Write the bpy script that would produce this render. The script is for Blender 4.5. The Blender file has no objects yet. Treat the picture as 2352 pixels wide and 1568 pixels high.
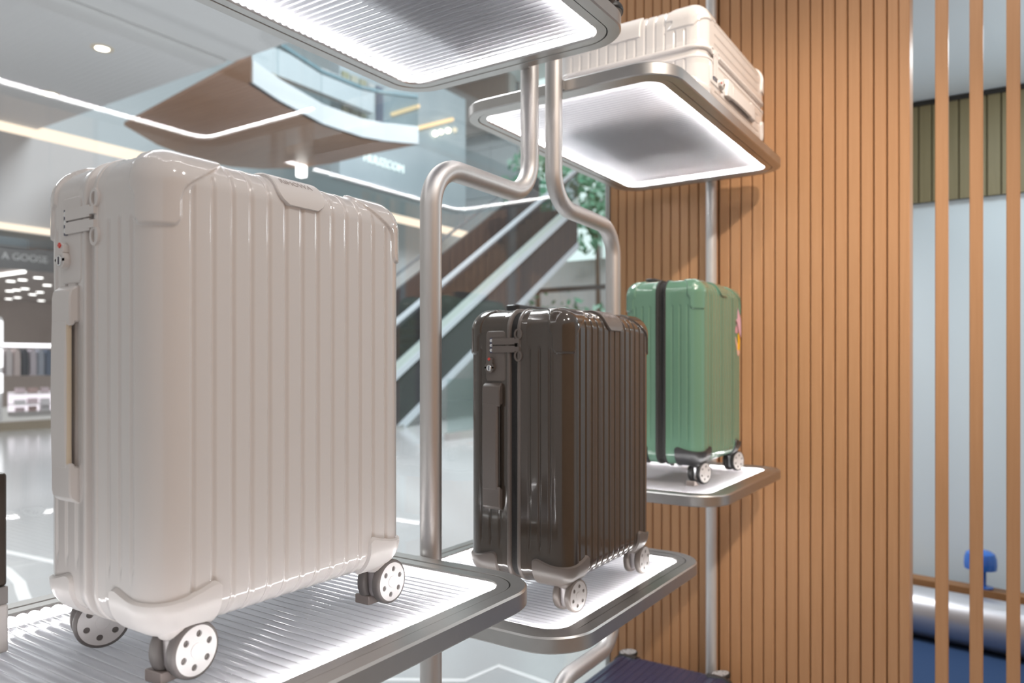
import bpy, bmesh, math, random
import numpy as np
from mathutils import Vector, Matrix
from mathutils.geometry import tessellate_polygon

random.seed(7)
scene = bpy.context.scene
col = scene.collection
PI = math.pi
H = 1.25                      # height of the lens above the floor; shelf heights below are given from the floor

# ------------------------------------------------------------------ camera, world, lights, exposure
cam_d = bpy.data.cameras.new('camera')
cam = bpy.data.objects.new('camera', cam_d)
col.objects.link(cam)
cam.location = (0, 0, H)
cam.rotation_euler = (PI / 2, 0, math.radians(33.44))
cam_d.sensor_width = 36
cam_d.lens = 1717.4 / 2352 * 36
cam_d.shift_y = 51 / 2352
cam_d.clip_start = 0.05
cam_d.dof.use_dof = True
cam_d.dof.focus_distance = 1.05
cam_d.dof.aperture_fstop = 4.5
scene.camera = cam

world = bpy.data.worlds.new('world')
scene.world = world
world.use_nodes = True
bg = world.node_tree.nodes['Background']
bg.inputs[0].default_value = (1.0, 0.97, 0.95, 1)
bg.inputs[1].default_value = 0.5

scene.view_settings.view_transform = 'Standard'
scene.view_settings.look = 'None'
scene.view_settings.gamma = 1
scene.view_settings.exposure = 0.0
scene.cycles.max_bounces = 10
scene.cycles.transparent_max_bounces = 24
scene.cycles.caustics_reflective = False
scene.cycles.caustics_refractive = False
scene.cycles.sample_clamp_indirect = 6.0


def area(name, loc, target, size, power, color):
    d = bpy.data.lights.new(name, 'AREA')
    d.shape = 'DISK'
    d.size = size
    d.energy = power
    d.color = color
    o = bpy.data.objects.new(name, d)
    col.objects.link(o)
    o.location = loc
    o.rotation_euler = (Vector(target) - Vector(loc)).to_track_quat('-Z', 'Y').to_euler()
    return o


def spot(name, loc, target, power, color, angle=60, blend=0.6, radius=0.04):
    d = bpy.data.lights.new(name, 'SPOT')
    d.energy = power
    d.color = color
    d.spot_size = math.radians(angle)
    d.spot_blend = blend
    d.shadow_soft_size = radius
    o = bpy.data.objects.new(name, d)
    col.objects.link(o)
    o.location = loc
    o.rotation_euler = (Vector(target) - Vector(loc)).to_track_quat('-Z', 'Y').to_euler()
    return o


WARM = (1.0, 0.86, 0.72)
NEUT = (1.0, 0.95, 0.9)
# spots of the shop ceiling, two of them added for the wall's light pools
spot('shop_spot', (0.75, 0.35, 3.0), (-0.7, 0.75, 1.1), 20, NEUT, 70)
spot('shop_spot', (0.95, 1.25, 3.0), (-0.7, 1.4, 1.0), 45, NEUT, 70)
spot('shop_spot', (0.5, 1.7, 2.98), (-0.5, 2.51, 1.3), 12, WARM, 75)
spot('shop_spot', (0.95, 0.55, 3.0), (-0.95, 2.51, 1.30), 170, WARM, 40, 0.9)  # added spot standing in for the upper shelf's glow on the wall
spot('shop_spot', (1.05, 1.15, 3.0), (-0.45, 2.51, 0.95), 40, WARM, 40, 0.9)  # added spot for the lower light pool on the slat wall
spot('shop_spot', (0.0, 1.6, 3.0), (-0.75, 2.1, 1.2), 20, WARM, 70)
spot('shop_spot', (-0.1, 1.3, 3.0), (-0.1, 2.51, 1.3), 16, WARM, 75)
# unseen soft lights added over the mall hall; ceiling light of the small room
area('hall_fill_light', (-4.2, 2.6, 5.55), (-4.6, 3.4, 0), 2.4, 430, (0.95, 0.97, 1.0))
area('hall_fill_light', (-5.0, 10.0, 11.5), (-6.4, 12.0, 0), 5.0, 2300, (0.93, 0.97, 1.0))
area('hall_fill_light', (-11.5, 3.0, 5.6), (-12.0, 4.0, 0), 2.4, 170, (0.97, 0.97, 1.0))  # extra light added to brighten the left of the hall
area('room_ceiling_light', (0.1, 3.3, 2.45), (0.1, 3.6, 0.2), 0.5, 7, (0.85, 0.95, 1.0))
rl = bpy.data.lights.new('room_fill_light', 'POINT')  # unseen point light added to brighten the small room's ceiling
rl.energy = 17
rl.color = (0.85, 0.95, 1.0)
rl.shadow_soft_size = 0.1
rlo = bpy.data.objects.new('room_fill_light', rl)
col.objects.link(rlo)
rlo.location = (0.75, 3.3, 1.95)


# ------------------------------------------------------------------ materials
def mat(name, color, rough=0.5, metal=0.0, spec=0.5, coat=0.0, emit=None, strength=0.0):
    m = bpy.data.materials.new(name)
    m.use_nodes = True
    b = m.node_tree.nodes['Principled BSDF']
    b.inputs['Base Color'].default_value = (*color, 1)
    b.inputs['Roughness'].default_value = rough
    b.inputs['Metallic'].default_value = metal
    b.inputs['Specular IOR Level'].default_value = spec
    b.inputs['Coat Weight'].default_value = coat
    b.inputs['Coat Roughness'].default_value = 0.03
    if emit:
        b.inputs['Emission Color'].default_value = (*emit, 1)
        b.inputs['Emission Strength'].default_value = strength
    return m


def noise_mix(m, c1, c2, scale=(1, 1, 1), nscale=6.0, detail=4.0, obj_random=0.0, bump=0.0):
    nt = m.node_tree
    b = nt.nodes['Principled BSDF']
    tc = nt.nodes.new('ShaderNodeTexCoord')
    mp = nt.nodes.new('ShaderNodeMapping')
    mp.inputs['Scale'].default_value = scale
    nz = nt.nodes.new('ShaderNodeTexNoise')
    nz.inputs['Scale'].default_value = nscale
    nz.inputs['Detail'].default_value = detail
    nt.links.new(tc.outputs['Object'], mp.inputs['Vector'])
    if obj_random:
        oi = nt.nodes.new('ShaderNodeObjectInfo')
        mul = nt.nodes.new('ShaderNodeMath')
        mul.operation = 'MULTIPLY'
        mul.inputs[1].default_value = 37.0
        nt.links.new(oi.outputs['Random'], mul.inputs[0])
        ad = nt.nodes.new('ShaderNodeVectorMath')
        ad.operation = 'ADD'
        nt.links.new(mp.outputs['Vector'], ad.inputs[0])
        nt.links.new(mul.outputs[0], ad.inputs[1])
        nt.links.new(ad.outputs[0], nz.inputs['Vector'])
    else:
        nt.links.new(mp.outputs['Vector'], nz.inputs['Vector'])
    rp = nt.nodes.new('ShaderNodeMix')
    rp.data_type = 'RGBA'
    rp.inputs['A'].default_value = (*c1, 1)
    rp.inputs['B'].default_value = (*c2, 1)
    nt.links.new(nz.outputs['Fac'], rp.inputs['Factor'])
    nt.links.new(rp.outputs['Result'], b.inputs['Base Color'])
    if bump:
        bp = nt.nodes.new('ShaderNodeBump')
        bp.inputs['Strength'].default_value = bump
        bp.inputs['Distance'].default_value = 0.002
        nt.links.new(nz.outputs['Fac'], bp.inputs['Height'])
        nt.links.new(bp.outputs['Normal'], b.inputs['Normal'])
    return m


def emission(name, color, strength):
    m = bpy.data.materials.new(name)
    m.use_nodes = True
    nt = m.node_tree
    nt.nodes.remove(nt.nodes['Principled BSDF'])
    e = nt.nodes.new('ShaderNodeEmission')
    e.inputs[0].default_value = (*color, 1)
    e.inputs[1].default_value = strength
    nt.links.new(e.outputs[0], nt.nodes['Material Output'].inputs[0])
    return m


def clear_glass(name, tint=(0.97, 0.985, 0.98), ior=1.5, rough=0.0):
    """thin architectural glass: transparent with a Fresnel reflection"""
    m = bpy.data.materials.new(name)
    m.use_nodes = True
    nt = m.node_tree
    nt.nodes.remove(nt.nodes['Principled BSDF'])
    t = nt.nodes.new('ShaderNodeBsdfTransparent')
    t.inputs[0].default_value = (*tint, 1)
    g = nt.nodes.new('ShaderNodeBsdfGlossy')
    g.inputs['Roughness'].default_value = rough
    f = two_sided_fresnel(nt, ior)
    mx = nt.nodes.new('ShaderNodeMixShader')
    nt.links.new(f.outputs[0], mx.inputs[0])
    nt.links.new(t.outputs[0], mx.inputs[1])
    nt.links.new(g.outputs[0], mx.inputs[2])
    nt.links.new(mx.outputs[0], nt.nodes['Material Output'].inputs[0])
    return m


def acrylic(name):
    """ribbed light-guide acrylic: clear, a little milky, glossy"""
    m = bpy.data.materials.new(name)
    m.use_nodes = True
    nt = m.node_tree
    nt.nodes.remove(nt.nodes['Principled BSDF'])
    t = nt.nodes.new('ShaderNodeBsdfTransparent')
    t.inputs[0].default_value = (0.97, 0.97, 0.985, 1)
    tl = nt.nodes.new('ShaderNodeBsdfTranslucent')
    tl.inputs[0].default_value = (0.9, 0.9, 0.94, 1)
    df = nt.nodes.new('ShaderNodeBsdfDiffuse')
    df.inputs[0].default_value = (0.85, 0.85, 0.9, 1)
    m1 = nt.nodes.new('ShaderNodeMixShader')
    m1.inputs[0].default_value = 0.4
    nt.links.new(tl.outputs[0], m1.inputs[1])
    nt.links.new(df.outputs[0], m1.inputs[2])
    m2 = nt.nodes.new('ShaderNodeMixShader')
    m2.inputs[0].default_value = 0.42
    rf = nt.nodes.new('ShaderNodeBsdfRefraction')
    rf.inputs['IOR'].default_value = 1.3
    rf.inputs['Roughness'].default_value = 0.06
    rf.inputs['Color'].default_value = (0.97, 0.97, 0.985, 1)
    m0 = nt.nodes.new('ShaderNodeMixShader')
    m0.inputs[0].default_value = 0.5
    nt.links.new(t.outputs[0], m0.inputs[1])
    nt.links.new(rf.outputs[0], m0.inputs[2])
    nt.links.new(m0.outputs[0], m2.inputs[1])
    nt.links.new(m1.outputs[0], m2.inputs[2])
    g = nt.nodes.new('ShaderNodeBsdfGlossy')
    g.inputs['Roughness'].default_value = 0.12
    f = two_sided_fresnel(nt, 1.49)
    m3 = nt.nodes.new('ShaderNodeMixShader')
    nt.links.new(f.outputs[0], m3.inputs[0])
    nt.links.new(m2.outputs[0], m3.inputs[1])
    nt.links.new(g.outputs[0], m3.inputs[2])
    nt.links.new(m3.outputs[0], nt.nodes['Material Output'].inputs[0])
    return m


def two_sided_fresnel(nt, ior):
    """Fresnel factor that is the same from either side of a thin sheet"""
    f = nt.nodes.new('ShaderNodeFresnel')
    ge = nt.nodes.new('ShaderNodeNewGeometry')
    mr = nt.nodes.new('ShaderNodeMapRange')
    mr.inputs['To Min'].default_value = ior
    mr.inputs['To Max'].default_value = 1.0 / ior
    nt.links.new(ge.outputs['Backfacing'], mr.inputs['Value'])
    nt.links.new(mr.outputs[0], f.inputs[0])
    return f


M = {}
M['alu'] = noise_mix(mat('satin_aluminium', (0.55, 0.53, 0.52), 0.36, 1.0), (0.50, 0.485, 0.47), (0.56, 0.545, 0.53), (1, 1, 1), 40)
M['pole'] = noise_mix(mat('brushed_steel_tube', (0.6, 0.58, 0.57), 0.46, 1.0), (0.58, 0.555, 0.54), (0.64, 0.615, 0.6), (20, 20, 1), 8)
M['acrylic'] = acrylic('ribbed_acrylic')
M['led'] = emission('led_strip', (1.0, 0.985, 0.97), 80.0)
M['glass'] = clear_glass('window_glass', ior=1.62)
M['wood'] = noise_mix(mat('oak_slat', (0.5, 0.26, 0.12), 0.45), (0.50, 0.262, 0.122), (0.60, 0.335, 0.175), (60, 60, 2.2), 2.0, 5, 1.0)
M['wood_dark'] = mat('slat_backing', (0.20, 0.085, 0.028), 0.8)
M['olive'] = noise_mix(mat('olive_slat', (0.25, 0.22, 0.13), 0.5), (0.19, 0.155, 0.075), (0.25, 0.21, 0.11), (40, 40, 2), 2.0, 4, 1.0)
M['white_shell'] = mat('white_polycarbonate', (0.73, 0.70, 0.685), 0.10, coat=0.6)
M['white_matte'] = mat('white_plastic', (0.74, 0.71, 0.695), 0.35)
M['cream'] = mat('cream_lining', (0.72, 0.62, 0.48), 0.4)
M['brown_shell'] = mat('umber_polycarbonate', (0.062, 0.047, 0.036), 0.13, coat=0.5)
M['brown_matte'] = mat('umber_plastic', (0.16, 0.135, 0.12), 0.38)
M['green_shell'] = mat('green_polycarbonate', (0.125, 0.25, 0.175), 0.10, coat=0.6)
M['grey_shell'] = mat('grey_polycarbonate', (0.55, 0.55, 0.56), 0.12, coat=0.6)
M['navy_shell'] = mat('navy_polycarbonate', (0.028, 0.03, 0.07), 0.28, coat=0.2)
M['black'] = mat('black_plastic', (0.025, 0.025, 0.026), 0.4)
M['black_fabric'] = noise_mix(mat('zip_tape', (0.02, 0.02, 0.02), 0.8), (0.015, 0.015, 0.015), (0.035, 0.033, 0.032), (1, 1, 1), 300)
M['tyre'] = mat('grey_rubber_tyre', (0.16, 0.145, 0.14), 0.5)
M['hub_white'] = mat('hub_white', (0.78, 0.77, 0.775), 0.35)
M['hub_brown'] = mat('hub_taupe', (0.42, 0.40, 0.39), 0.35)
M['steel'] = mat('bright_steel', (0.75, 0.75, 0.76), 0.2, 1.0)
M['fork'] = mat('taupe_fork', (0.40, 0.37, 0.37), 0.35, 0.3)
M['red'] = mat('red_button', (0.75, 0.08, 0.06), 0.3)
M['dial'] = mat('dial_dark', (0.05, 0.05, 0.10), 0.3)
M['print'] = mat('lettering_grey', (0.50, 0.45, 0.435), 0.4)
M['chock'] = mat('taupe_wedge', (0.36, 0.31, 0.29), 0.3)


# ------------------------------------------------------------------ mesh helpers
class MB:
    def __init__(self):
        self.v, self.f, self.m = [], [], []
        self.cur = 0

    def quad(self, *ids):
        self.f.append(tuple(ids))
        self.m.append(self.cur)

    def add(self, vs, fs):
        n = len(self.v)
        self.v.extend([tuple(p) for p in vs])
        for f in fs:
            self.quad(*[n + i for i in f])

    def box(self, a, b):
        (x0, y0, z0), (x1, y1, z1) = a, b
        self.add([(x0, y0, z0), (x1, y0, z0), (x1, y1, z0), (x0, y1, z0), (x0, y0, z1), (x1, y0, z1), (x1, y1, z1), (x0, y1, z1)],
                 [(0, 3, 2, 1), (4, 5, 6, 7), (0, 1, 5, 4), (1, 2, 6, 5), (2, 3, 7, 6), (3, 0, 4, 7)])

    def prism(self, poly, axis, lo, hi):
        """extrude a 2D polygon along an axis (poly coordinates are the other two axes in cyclic order)"""
        n = len(poly)
        def P(a, b, t):
            return {0: (t, a, b), 1: (b, t, a), 2: (a, b, t)}[axis]
        vs = [P(a, b, lo) for a, b in poly] + [P(a, b, hi) for a, b in poly]
        fs = [(i, (i + 1) % n, n + (i + 1) % n, n + i) for i in range(n)]
        fs += [tuple(range(n))[::-1], tuple(range(n, 2 * n))]
        self.add(vs, fs)

    def tube(self, pts, r, n=16, cap=True):
        pts = [Vector(p) for p in pts]
        rs = r if isinstance(r, (list, tuple)) else [r] * len(pts)
        t0 = (pts[1] - pts[0]).normalized()
        u = t0.orthogonal().normalized()
        rings = []
        prev = t0
        for i, p in enumerate(pts):
            if i == 0:
                t = t0
            elif i == len(pts) - 1:
                t = (pts[-1] - pts[-2]).normalized()
            else:
                t = ((pts[i + 1] - p).normalized() + (p - pts[i - 1]).normalized()).normalized()
            q = prev.rotation_difference(t)
            u = (q @ u).normalized()
            prev = t
            w = t.cross(u)
            rings.append([p + (u * math.cos(2 * PI * k / n) + w * math.sin(2 * PI * k / n)) * rs[i] for k in range(n)])
        b = len(self.v)
        for rg in rings:
            self.v.extend([tuple(q) for q in rg])
        for i in range(len(pts) - 1):
            for k in range(n):
                self.quad(b + i * n + k, b + i * n + (k + 1) % n, b + (i + 1) * n + (k + 1) % n, b + (i + 1) * n + k)
        if cap:
            self.quad(*[b + k for k in range(n)][::-1])
            self.quad(*[b + (len(pts) - 1) * n + k for k in range(n)])

    def lathe(self, prof, origin=(0, 0, 0), axis=2, n=28):
        """prof: (radius, along axis)"""
        b = len(self.v)
        for r, h in prof:
            for k in range(n):
                a, c = r * math.cos(2 * PI * k / n), r * math.sin(2 * PI * k / n)
                p = {0: (h, a, c), 1: (c, h, a), 2: (a, c, h)}[axis]
                self.v.append((p[0] + origin[0], p[1] + origin[1], p[2] + origin[2]))
        for i in range(len(prof) - 1):
            for k in range(n):
                self.quad(b + i * n + k, b + i * n + (k + 1) % n, b + (i + 1) * n + (k + 1) % n, b + (i + 1) * n + k)
        self.quad(*[b + k for k in range(n)][::-1])
        self.quad(*[b + (len(prof) - 1) * n + k for k in range(n)])

    def mesh(self, name, smooth=35.0):
        me = bpy.data.meshes.new(name)
        me.from_pydata(self.v, [], self.f)
        me.polygons.foreach_set('material_index', self.m)
        bm = bmesh.new()
        bm.from_mesh(me)
        bmesh.ops.remove_doubles(bm, verts=bm.verts, dist=1e-6)
        bmesh.ops.recalc_face_normals(bm, faces=bm.faces)
        bm.to_mesh(me)
        bm.free()
        if smooth:
            me.polygons.foreach_set('use_smooth', [True] * len(me.polygons))
            me.set_sharp_from_angle(angle=math.radians(smooth))
        return me

    def build(self, name, mats, parent=None, smooth=35.0, bevel=0.0, loc=None):
        return link(name, self.mesh(name, smooth), mats, parent, bevel, loc)


def link(name, me, mats, parent=None, bevel=0.0, loc=None):
    o = bpy.data.objects.new(name, me)
    col.objects.link(o)
    mats = mats if isinstance(mats, (list, tuple)) else [mats]
    while len(me.materials) < len(mats):
        me.materials.append(None)
    for i, mm in enumerate(mats):
        o.material_slots[i].link = 'OBJECT'
        o.material_slots[i].material = mm
    if parent:
        o.parent = parent
    if loc:
        o.location = loc
    if bevel:
        b = o.modifiers.new('bevel', 'BEVEL')
        b.width = bevel
        b.segments = 2
        b.limit_method = 'ANGLE'
        b.harden_normals = True
    return o


def thing(name, label, cat, loc=(0, 0, 0), rot=None, group=None):
    o = bpy.data.objects.new(name, None)
    col.objects.link(o)
    o.empty_display_size = 0.05
    o.location = loc
    if rot is not None:
        o.rotation_euler = rot
    o['label'] = label
    o['category'] = cat
    if group:
        o['group'] = group
    return o


def tag(o, label, cat, group=None, kind=None):
    o['label'] = label
    o['category'] = cat
    if group:
        o['group'] = group
    if kind:
        o['kind'] = kind
    return o


def struct(o, label=None):
    o['kind'] = 'structure'
    if label:
        o['label'] = label
    return o


def sempty(name, label):
    o = bpy.data.objects.new(name, None)
    col.objects.link(o)
    o.empty_display_size = 0.05
    return struct(o, label)


def rrect(a0, a1, b0, b1, r, n=8):
    """rounded rectangle outline with outward normals: list of (a, b, na, nb)"""
    out = []
    for ca, cb, s in ((a1 - r, b1 - r, 0), (a0 + r, b1 - r, 1), (a0 + r, b0 + r, 2), (a1 - r, b0 + r, 3)):
        for k in range(n + 1):
            t = (s + k / n) * PI / 2
            out.append((ca + r * math.cos(t), cb + r * math.sin(t), math.cos(t), math.sin(t)))
    return out


def ring(mb, outline, prof, place):
    """sweep a closed profile [(along, outward)] round an outline; place(a, b, along) -> xyz"""
    n, k = len(outline), len(prof)
    b = len(mb.v)
    for a, c, na, nc in outline:
        for al, off in prof:
            mb.v.append(place(a + na * off, c + nc * off, al))
    for i in range(n):
        for j in range(k):
            i2, j2 = (i + 1) % n, (j + 1) % k
            mb.quad(b + i * k + j, b + i2 * k + j, b + i2 * k + j2, b + i * k + j2)


def text_mesh(s, size, depth, name):
    cu = bpy.data.curves.new(name, 'FONT')
    cu.body = s
    cu.size = size
    cu.extrude = depth
    cu.align_x = 'CENTER'
    cu.align_y = 'CENTER'
    o = bpy.data.objects.new('tmp_text', cu)
    col.objects.link(o)
    bpy.context.view_layer.update()
    me = bpy.data.meshes.new_from_object(o.evaluated_get(bpy.context.evaluated_depsgraph_get()))
    bpy.data.objects.remove(o)
    me.materials.clear()
    return me


def smooth01(x):
    x = np.clip(x, 0, 1)
    return x * x * (3 - 2 * x)


# ------------------------------------------------------------------ shop shell: floor, slat wall, window
floor_m = noise_mix(mat('polished_floor', (0.5, 0.5, 0.5), 0.14, spec=0.6), (0.44, 0.45, 0.46), (0.54, 0.545, 0.55), (1, 1, 1), 0.35, 6)
mb = MB()
mb.box((-17.5, -3.0, -0.12), (3.0, 26.0, 0.0))
struct(mb.build('floor', floor_m), 'polished pale grey stone floor')

WY = 2.51                     # front of the slat wall
WT = 3.0


def slat_profile(x0, x1, y0, y1, z0, z1, ch=0.0025):
    mb = MB()
    mb.prism([(x0, y1), (x0, y0 + ch), (x0 + ch, y0), (x1 - ch, y0), (x1, y0 + ch), (x1, y1)], 2, z0, z1)
    return mb


wall_back = sempty('wall_back', 'warm oak slat wall behind the shelves')
mb = MB()
mb.box((-1.228, WY + 0.014, 0), (-0.24, WY + 0.07, WT))
mb.build('slat_backing', M['wood_dark'], wall_back, smooth=0)
xs = []
x = -1.222
while x < -0.835:
    xs.append((x, x + 0.0305))
    x += 0.0338
x = -0.812
while x < -0.28:
    xs.append((x, min(x + 0.0333, -0.2685)))
    x += 0.0367
cache = {}
for x0, x1 in xs:
    w = round(x1 - x0, 4)
    if w < 0.01:
        continue
    if w not in cache:
        cache[w] = slat_profile(0, w, 0, 0.016, 0, WT).mesh('slat', 0)
    link('slat', cache[w], M['wood'], wall_back, loc=(x0, WY, 0))
mb = slat_profile(-0.2665, -0.2385, WY - 0.004, WY + 0.09, 0, WT)
mb.build('end_stile', M['wood'], wall_back, smooth=0)

screen = thing('slat_screen', 'open screen of three separate upright oak slats right of the slat wall', 'screen', (0, WY, 0))
cache = slat_profile(-0.0165, 0.0165, 0, 0.034, 0, WT).mesh('slat', 0)
for xc in (-0.1565, -0.0705, 0.0175):
    link('slat', cache, M['wood'], screen, loc=(xc, 0, 0))
mb = MB()
mb.box((-0.235, 0.004, WT), (0.12, 0.034, WT + 0.04))
mb.build('top_rail', M['wood'], screen, smooth=0)

GX = -1.228                   # shop window
win = sempty('window_1', 'clear shop window between the display and the mall hall')
mb = MB()
mb.box((GX - 0.006, -1.6, 0.0), (GX + 0.0, WY - 0.004, WT))
mb.build('glass_pane', M['glass'], win, smooth=0)
mb = MB()
mb.box((GX - 0.012, WY - 0.004, 0.0), (GX + 0.002, WY + 0.035, WT))
mb.build('edge_trim', mat('pale_edge_trim', (0.75, 0.78, 0.8), 0.35), win, smooth=0)

# shop interior behind the viewer
wf = sempty('wall_front', 'oak panelled wall of the shop opposite the window')
mb = MB()
mb.box((2.32, -2.2, 0), (2.4, 2.5, WT))
mb.build('wall_backing', M['wood_dark'], wf, smooth=0)
cache = None
for i in range(18):
    if cache is None:
        pm = MB()
        pm.box((-0.02, 0.0, 0.0), (0.0, 0.252, WT))
        cache = pm.mesh('wood_panel', 0)
    link('wood_panel', cache, M['wood'], wf, loc=(2.32, -2.18 + i * 0.258, 0))

# ------------------------------------------------------------------ small room behind the screen
pale = mat('pale_blue_paint', (0.66, 0.74, 0.78), 0.6)
RW = 4.2
mb = MB()
mb.box((-1.15, RW, 0), (2.4, RW + 0.1, 3.4))
struct(mb.build('wall_far', pale, smooth=0), 'pale blue painted wall of the small room behind the slats')
mb = MB()
mb.box((-1.15, WY + 0.12, H + 1.285), (2.4, RW, H + 1.36))
struct(mb.build('ceiling', mat('ceiling_paint', (0.70, 0.76, 0.79), 0.7), smooth=0), 'pale ceiling of the small room behind the slats')
fas = thing('slat_fascia', 'olive slatted fascia band under the pale ceiling of the back room', 'fascia', (0, RW - 0.004, H + 0.79))
mb = MB()
mb.box((-1.1, -0.02, 0.0), (1.6, 0.0, 0.47))
mb.build('fascia_backing', mat('fascia_backing', (0.06, 0.05, 0.03), 0.8), fas, smooth=0)
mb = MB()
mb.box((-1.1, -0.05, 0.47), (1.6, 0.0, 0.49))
mb.build('top_strip', mat('dark_strip', (0.02, 0.018, 0.015), 0.6), fas, smooth=0)  # dark strip along the top of the fascia
cache = slat_profile(0, 0.052, -0.038, -0.02, 0, 0.47).mesh('slat', 0)
for i in range(27):
    link('slat', cache, M['olive'], fas, loc=(-0.75 + i * 0.0565, 0, 0))

navy_floor = noise_mix(mat('navy_carpet', (0.02, 0.06, 0.16), 0.9), (0.010, 0.034, 0.10), (0.016, 0.05, 0.13), (1, 1, 1), 180)
mb = MB()
mb.box((-1.1, WY + 0.13, 0.0), (2.2, RW, 0.006))
tag(mb.build('carpet', navy_floor, smooth=0), 'navy blue carpet on the floor of the back room', 'carpet')
RA = math.radians(-9)
rail = MB()
rail.box((-0.9, -0.06, 0.0), (1.4, 0.02, 0.055))
tag(rail.build('wood_rail', noise_mix(mat('walnut_rail', (0.25, 0.11, 0.03), 0.45), (0.2, 0.085, 0.025), (0.27, 0.125, 0.04), (3, 60, 60), 2), loc=(0, RW - 0.19, H - 1.07), bevel=0.003),
    'brown wooden ledge along the pale wall behind the slats', 'ledge').rotation_euler = (0, 0, RA)
bol = thing('bolster', 'long silver cylindrical bolster on the navy carpet under the wooden ledge', 'bolster', (0, RW - 0.36, 0.118), (0, 0, RA))
silver = mat('silver_vinyl', (0.62, 0.62, 0.65), 0.32, 0.75)
mb = MB()
mb.lathe([(0.085, -0.9), (0.104, -0.89), (0.11, -0.87), (0.11, 1.27), (0.104, 1.29), (0.085, 1.3)], axis=0, n=40)
mb.build('roll', silver, bol)
for e, s in ((-0.9, -1), (1.3, 1)):
    mb = MB()
    mb.lathe([(0.07, e), (0.02, e + s * 0.006)], axis=0, n=24)
    mb.build('end_cap', M['black'], bol)
blue = mat('cobalt_enamel', (0.02, 0.13, 0.5), 0.25, coat=0.5)
lamp = thing('table_lamp', 'small cobalt blue mushroom lamp on the wooden ledge', 'lamp', (-0.102, RW - 0.2, H - 1.013))
mb = MB()
mb.lathe([(0.007, 0), (0.0075, 0.15)], n=16, origin=(0.022, 0, 0))
mb.lathe([(0.035, 0), (0.035, 0.006), (0.01, 0.01)], n=24, origin=(0.022, 0, 0))
mb.build('stem', blue, lamp)
mb = MB()
mb.lathe([(0.064, 0.0), (0.066, 0.02), (0.064, 0.05), (0.057, 0.07), (0.040, 0.081), (0.014, 0.086)], n=40, origin=(0.006, 0, 0.085))
mb.build('lamp_shade', blue, lamp)

# ------------------------------------------------------------------ lit shelves
PX_ = -0.832                  # line of the poles
LX0, LX1 = -1.132, -0.576     # outer sides
def rounded_poly(o):
    return [(a, b) for a, b, _, _ in o]


def make_shelf(name, label, y0, y1, zt, mounts=(), th=0.028):
    """zt: top of the rim"""
    t = thing(name, label, 'shelf', ((LX0 + LX1) / 2, (y0 + y1) / 2, zt - th), group='lit shelves of the window display')
    hx, hy = (LX1 - LX0) / 2, (y1 - y0) / 2
    out = rrect(-hx, hx, -hy, hy, 0.088, 12)
    place = lambda a, b, al: (a, b, al)
    mb = MB()                 # outer frame: chamfered section 48 mm wide
    ring(mb, out, [(0.0, -0.0025), (0.0025, 0.0), (th - 0.0028, 0.0), (th, -0.0028), (th, -0.012), (th, -0.0240), (th - 0.003, -0.0250), (0.003, -0.0250), (0.0, -0.0240), (0.0, -0.010)], place)
    mb.build('rim_frame', M['alu'], t, smooth=30)
    mb = MB()                 # inner tray ring
    ring(mb, out, [(0.001, -0.0266), (th - 0.0012, -0.0266), (th - 0.0012, -0.0445), (th - 0.004, -0.0460), (0.0045, -0.0460), (0.001, -0.0445)], place)
    mb.build('tray_ring', M['alu'], t, smooth=30)
    mb = MB()                 # led tape on the inner wall
    ring(mb, out, [(0.0095, -0.0460), (th - 0.0095, -0.0460), (th - 0.0095, -0.0475), (0.0095, -0.0475)], place)
    mb.build('led_strip', M['led'], t, smooth=0)
    for ym in mounts:         # short lugs that fix the rim to the poles
        yc = ym - (y0 + y1) / 2
        e = math.copysign(hy - 0.006, yc)
        mb = MB()
        mb.box((PX_ - (LX0 + LX1) / 2 - 0.012, min(e, yc), 0.004), (PX_ - (LX0 + LX1) / 2 + 0.012, max(e, yc), th - 0.004))
        mb.build('mount_lug', M['alu'], t, smooth=0)
    ix, iy = hx - 0.043, hy - 0.043
    p = 0.0145
    n = int(2 * iy / p)
    p = 2 * iy / n
    for nm, zc, s in (('top_panel', th - 0.0068, 1), ('bottom_panel', 0.0068, -1)):
        prof = []
        for i in range(n):
            yy = -iy + i * p
            prof += [(yy, zc - s * 0.0008), (yy + p * 0.07, zc + s * 0.0004), (yy + p * 0.2, zc + s * 0.0021), (yy + p * 0.37, zc + s * 0.0030), (yy + p * 0.5, zc + s * 0.0032),
                     (yy + p * 0.63, zc + s * 0.0030), (yy + p * 0.8, zc + s * 0.0021), (yy + p * 0.93, zc + s * 0.0004)]
        prof.append((-iy + n * p, zc))
        mb = MB()
        k = len(prof)
        mb.v = [(-ix, a, b) for a, b in prof] + [(ix, a, b) for a, b in prof]
        for i in range(k - 1):
            mb.quad(i, i + 1, k + i + 1, k + i)
        me = mb.mesh(nm, 60)
        if (me.polygons[0].normal.z > 0) != (s > 0):
            me.flip_normals()
        link(nm, me, M['acrylic'], t)
    return t


SH1, SH2, SH3, SHU = H - 0.326, H - 0.446, H - 0.326, H + 0.634
make_shelf('display_shelf', 'glowing shelf carrying the upright white suitcase in the foreground', 0.255, 0.974, SH1, (0.9855,))
make_shelf('display_shelf', 'lower glowing shelf carrying the brown suitcase', 1.0365, 1.697, SH2, (1.0235, 1.708))
make_shelf('display_shelf', 'small distant glowing shelf carrying the green suitcase', 1.785, 2.442, SH3, (1.746, 2.454))
make_shelf('display_shelf', 'upper glowing shelf seen from below, nearest, cut off by the top edge', 0.31, 1.296, SHU, (1.308,))
make_shelf('display_shelf', 'upper glowing shelf under the white suitcase lying flat', 1.456, 2.442, SHU, (1.446, 2.454))


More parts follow.
